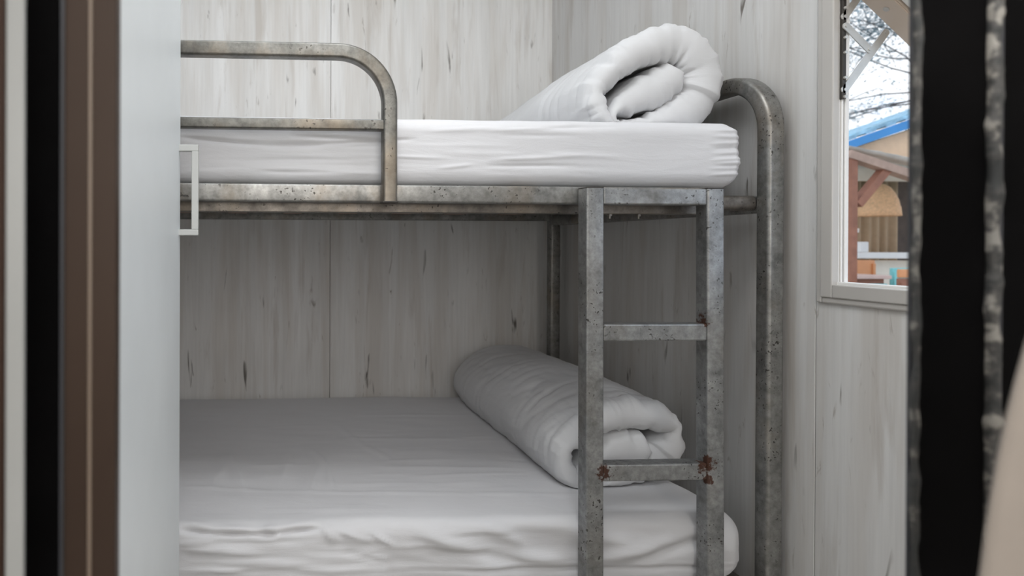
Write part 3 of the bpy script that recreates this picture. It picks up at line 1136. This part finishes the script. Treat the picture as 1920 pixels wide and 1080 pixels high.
# pendant lamp: woven cane dome
pl = thing('pendant_lamp', 'pale cane dome pendant lamp hanging in the hut outside', 'lamp', (5.605, 5.5, 1.25))
bm = bmesh.new()
pr_ = [(0.022, 1.555), (0.050, 1.545), (0.085, 1.515), (0.115, 1.465), (0.138, 1.405), (0.148, 1.35), (0.152, 1.345), (0.160, 1.262)]
n = 40
def lathe(bm, prof, c, n, th=0.004):
    A, B = [], []
    for r, z in prof:
        A.append([bm.verts.new((c[0]+r*math.cos(2*PI*i/n), c[1]+r*math.sin(2*PI*i/n), z)) for i in range(n)])
        B.append([bm.verts.new((c[0]+(r-th)*math.cos(2*PI*i/n), c[1]+(r-th)*math.sin(2*PI*i/n), z-th*0.3)) for i in range(n)])
    for k in range(len(prof)-1):
        for i in range(n):
            j = (i+1) % n
            bm.faces.new((A[k][i], A[k][j], A[k+1][j], A[k+1][i]))
            bm.faces.new((B[k][i], B[k+1][i], B[k+1][j], B[k][j]))
    for k in (0, len(prof)-1):
        for i in range(n):
            j = (i+1) % n
            bm.faces.new((A[k][i], B[k][i], B[k][j], A[k][j]))
    bmesh.ops.recalc_face_normals(bm, faces=bm.faces[:])


lathe(bm, pr_, (5.605, 5.5), n)
obj('lamp_shade', bm, M_cane, pl, smooth=True)
bm = bmesh.new()
sweep(bm, [(5.605, 5.5, 1.55), (5.605, 5.5, 2.02)], circ(0.006, 8), side=(1, 0, 0))
obj('cord', bm, M_dark, pl)
bm = bmesh.new()
bmesh.ops.create_uvsphere(bm, u_segments=16, v_segments=10, radius=0.035)
for v in bm.verts:
    v.co += Vector((5.605, 5.5, 1.42))
obj('bulb', bm, M_bulb, pl, smooth=True)


# white jars / boxes on the rail
for (x0, x1, z0, z1, lb) in ((5.43, 5.505, 0.936, 1.03, 'white square box on the white rail left of the curtain'),):
    bb = box('storage_box', (x0, x1, 5.485, 5.53, z0, z1), M_offwhite, bev=0.006)
    tag(bb, lb, 'box')
bb = box('wall_sign', (5.445, 5.53, 5.603, 5.618, 1.115, 1.155), M_offwhite, bev=0.003)
tag(bb, 'small white plate above the white box in the hut', 'plate')
box('wall_batten', (5.47, 5.51, 5.620, 5.65, 0.93, 1.585), M_curtain, hut, bev=0.003)


# table
tb = thing('cafe_table', 'pinkish rectangular table on the hut deck with brown legs', 'table', (5.1, 5.2, 0))
box('tabletop', (4.82, 5.22, 5.0, 5.5, 0.722, 0.752), M_tabletop, tb, bev=0.004)
box('apron', (4.86, 5.18, 5.03, 5.47, 0.672, 0.722), M_timber, tb)
for x in (4.88, 5.16):
    for y in (5.05, 5.45):
        box('leg', (x-0.022, x+0.022, y-0.022, y+0.022, 0.0, 0.672), M_timber, tb)


def chair(name, label, x, y, mat, h=0.80, sz=0.36, face=1, legm=None):
    c = thing(name, label, 'chair', (x, y, 0))
    box('seat', (x-sz/2, x+sz/2, y-sz/2, y+sz/2, 0.44, 0.465), mat, c, bev=0.008)
    box('backrest', (x-sz/2, x+sz/2, y+face*(sz/2-0.02)-0.012, y+face*(sz/2-0.02)+0.012, 0.60, h), mat, c, bev=0.008)
    for dx in (-1, 1):
        for dy in (-1, 1):
            top = h-0.03 if dy == face else 0.44
            box('leg', (x+dx*(sz/2-0.02)-0.012, x+dx*(sz/2-0.02)+0.012, y+dy*(sz/2-0.035)-0.012, y+dy*(sz/2-0.035)+0.012, 0.0, top if dy == face else 0.44), legm or mat, c, bev=0.003)
    return c


chair('dining_chair', 'orange chair behind the pinkish table on the hut deck', 5.41, 5.36, M_orange, 0.865, 0.28)
chair('dining_chair', 'turquoise chair right of the pinkish table, behind the brown and orange one', 5.44, 4.99, M_turq, 0.81, 0.26)
bc = chair('dining_chair', 'brown and orange chair at the right edge of the window view', 5.09, 4.60, M_timber, 0.745, 0.26)
box('headrest', (4.965, 5.215, 4.697, 4.723, 0.748, 0.815), M_orange, bc, bev=0.008)
chair('dining_chair', 'low turquoise chair right in front of the pinkish table', 5.00, 4.85, M_turq, 0.69, 0.14)

# tree behind the hut
tr = thing('tree', 'sparse grey-green tree with thin branches behind the blue roof', 'tree', (9.5, 9.6, 0))
bm = bmesh.new()
rt_ = random.Random(21)
sweep(bm, [(10.8, 9.6, -0.06), (10.7, 9.6, 1.6), (10.4, 9.5, 3.0), (10.3, 9.5, 4.6), (10.2, 9.4, 6.0)], circ(0.13, 10), side=(1, 0, 0), radii=[1.2, 1, 0.8, 0.6, 0.3])
tips = []
for i in range(36):
    z = rt_.uniform(2.7, 6.0)
    st = Vector((10.45-(z-3)*0.05, 9.5, min(z, 5.8)))
    a = rt_.uniform(PI*0.75, PI*1.35) if i % 3 else rt_.uniform(0, 2*PI)
    ln = rt_.uniform(1.3, 3.2)
    p = [st]
    d = Vector((math.cos(a), math.sin(a), rt_.uniform(-0.12, 0.35)))
    for k in range(6):
        d = (d+Vector((rt_.uniform(-.25, .25), rt_.uniform(-.25, .25), rt_.uniform(-.2, .16)))).normalized()
        p.append(p[-1]+d*ln/6)
    sweep(bm, p, circ(0.013, 5), side=(0.1, 0.2, 1), radii=[1, .8, .65, .5, .4, .3, .2])
    tips.append(p)
    for q in p[2:]:
        for w_ in range(2):
            d2_ = Vector((rt_.uniform(-1, 1), rt_.uniform(-1, 1), rt_.uniform(-.7, .5))).normalized()
            e_ = q+d2_*rt_.uniform(.25, .6)
            sweep(bm, [q, (q+e_)/2+Vector((0, 0, .03)), e_], circ(0.008, 4), side=(0.3, 0.1, 1), radii=[1, .7, .4])
            tips.append([q, (q+e_)/2, e_])
obj('trunk', bm, M_bark, tr)
bm = bmesh.new()
for p in tips:
    for q in p[1:]:
        for k in range(34):
            c = q+Vector((rt_.gauss(0, .13), rt_.gauss(0, .13), rt_.gauss(0, .10)))
            a = Vector((rt_.uniform(-1, 1), rt_.uniform(-1, 1), rt_.uniform(-1, 1))).normalized()
            b_ = a.orthogonal().normalized()
            l, w_ = rt_.uniform(.025, .05), rt_.uniform(.006, .013)
            bm.faces.new([bm.verts.new(c-a*l), bm.verts.new(c+b_*w_), bm.verts.new(c+a*l), bm.verts.new(c-b_*w_)])
obj('foliage', bm, M_leaf, tr)
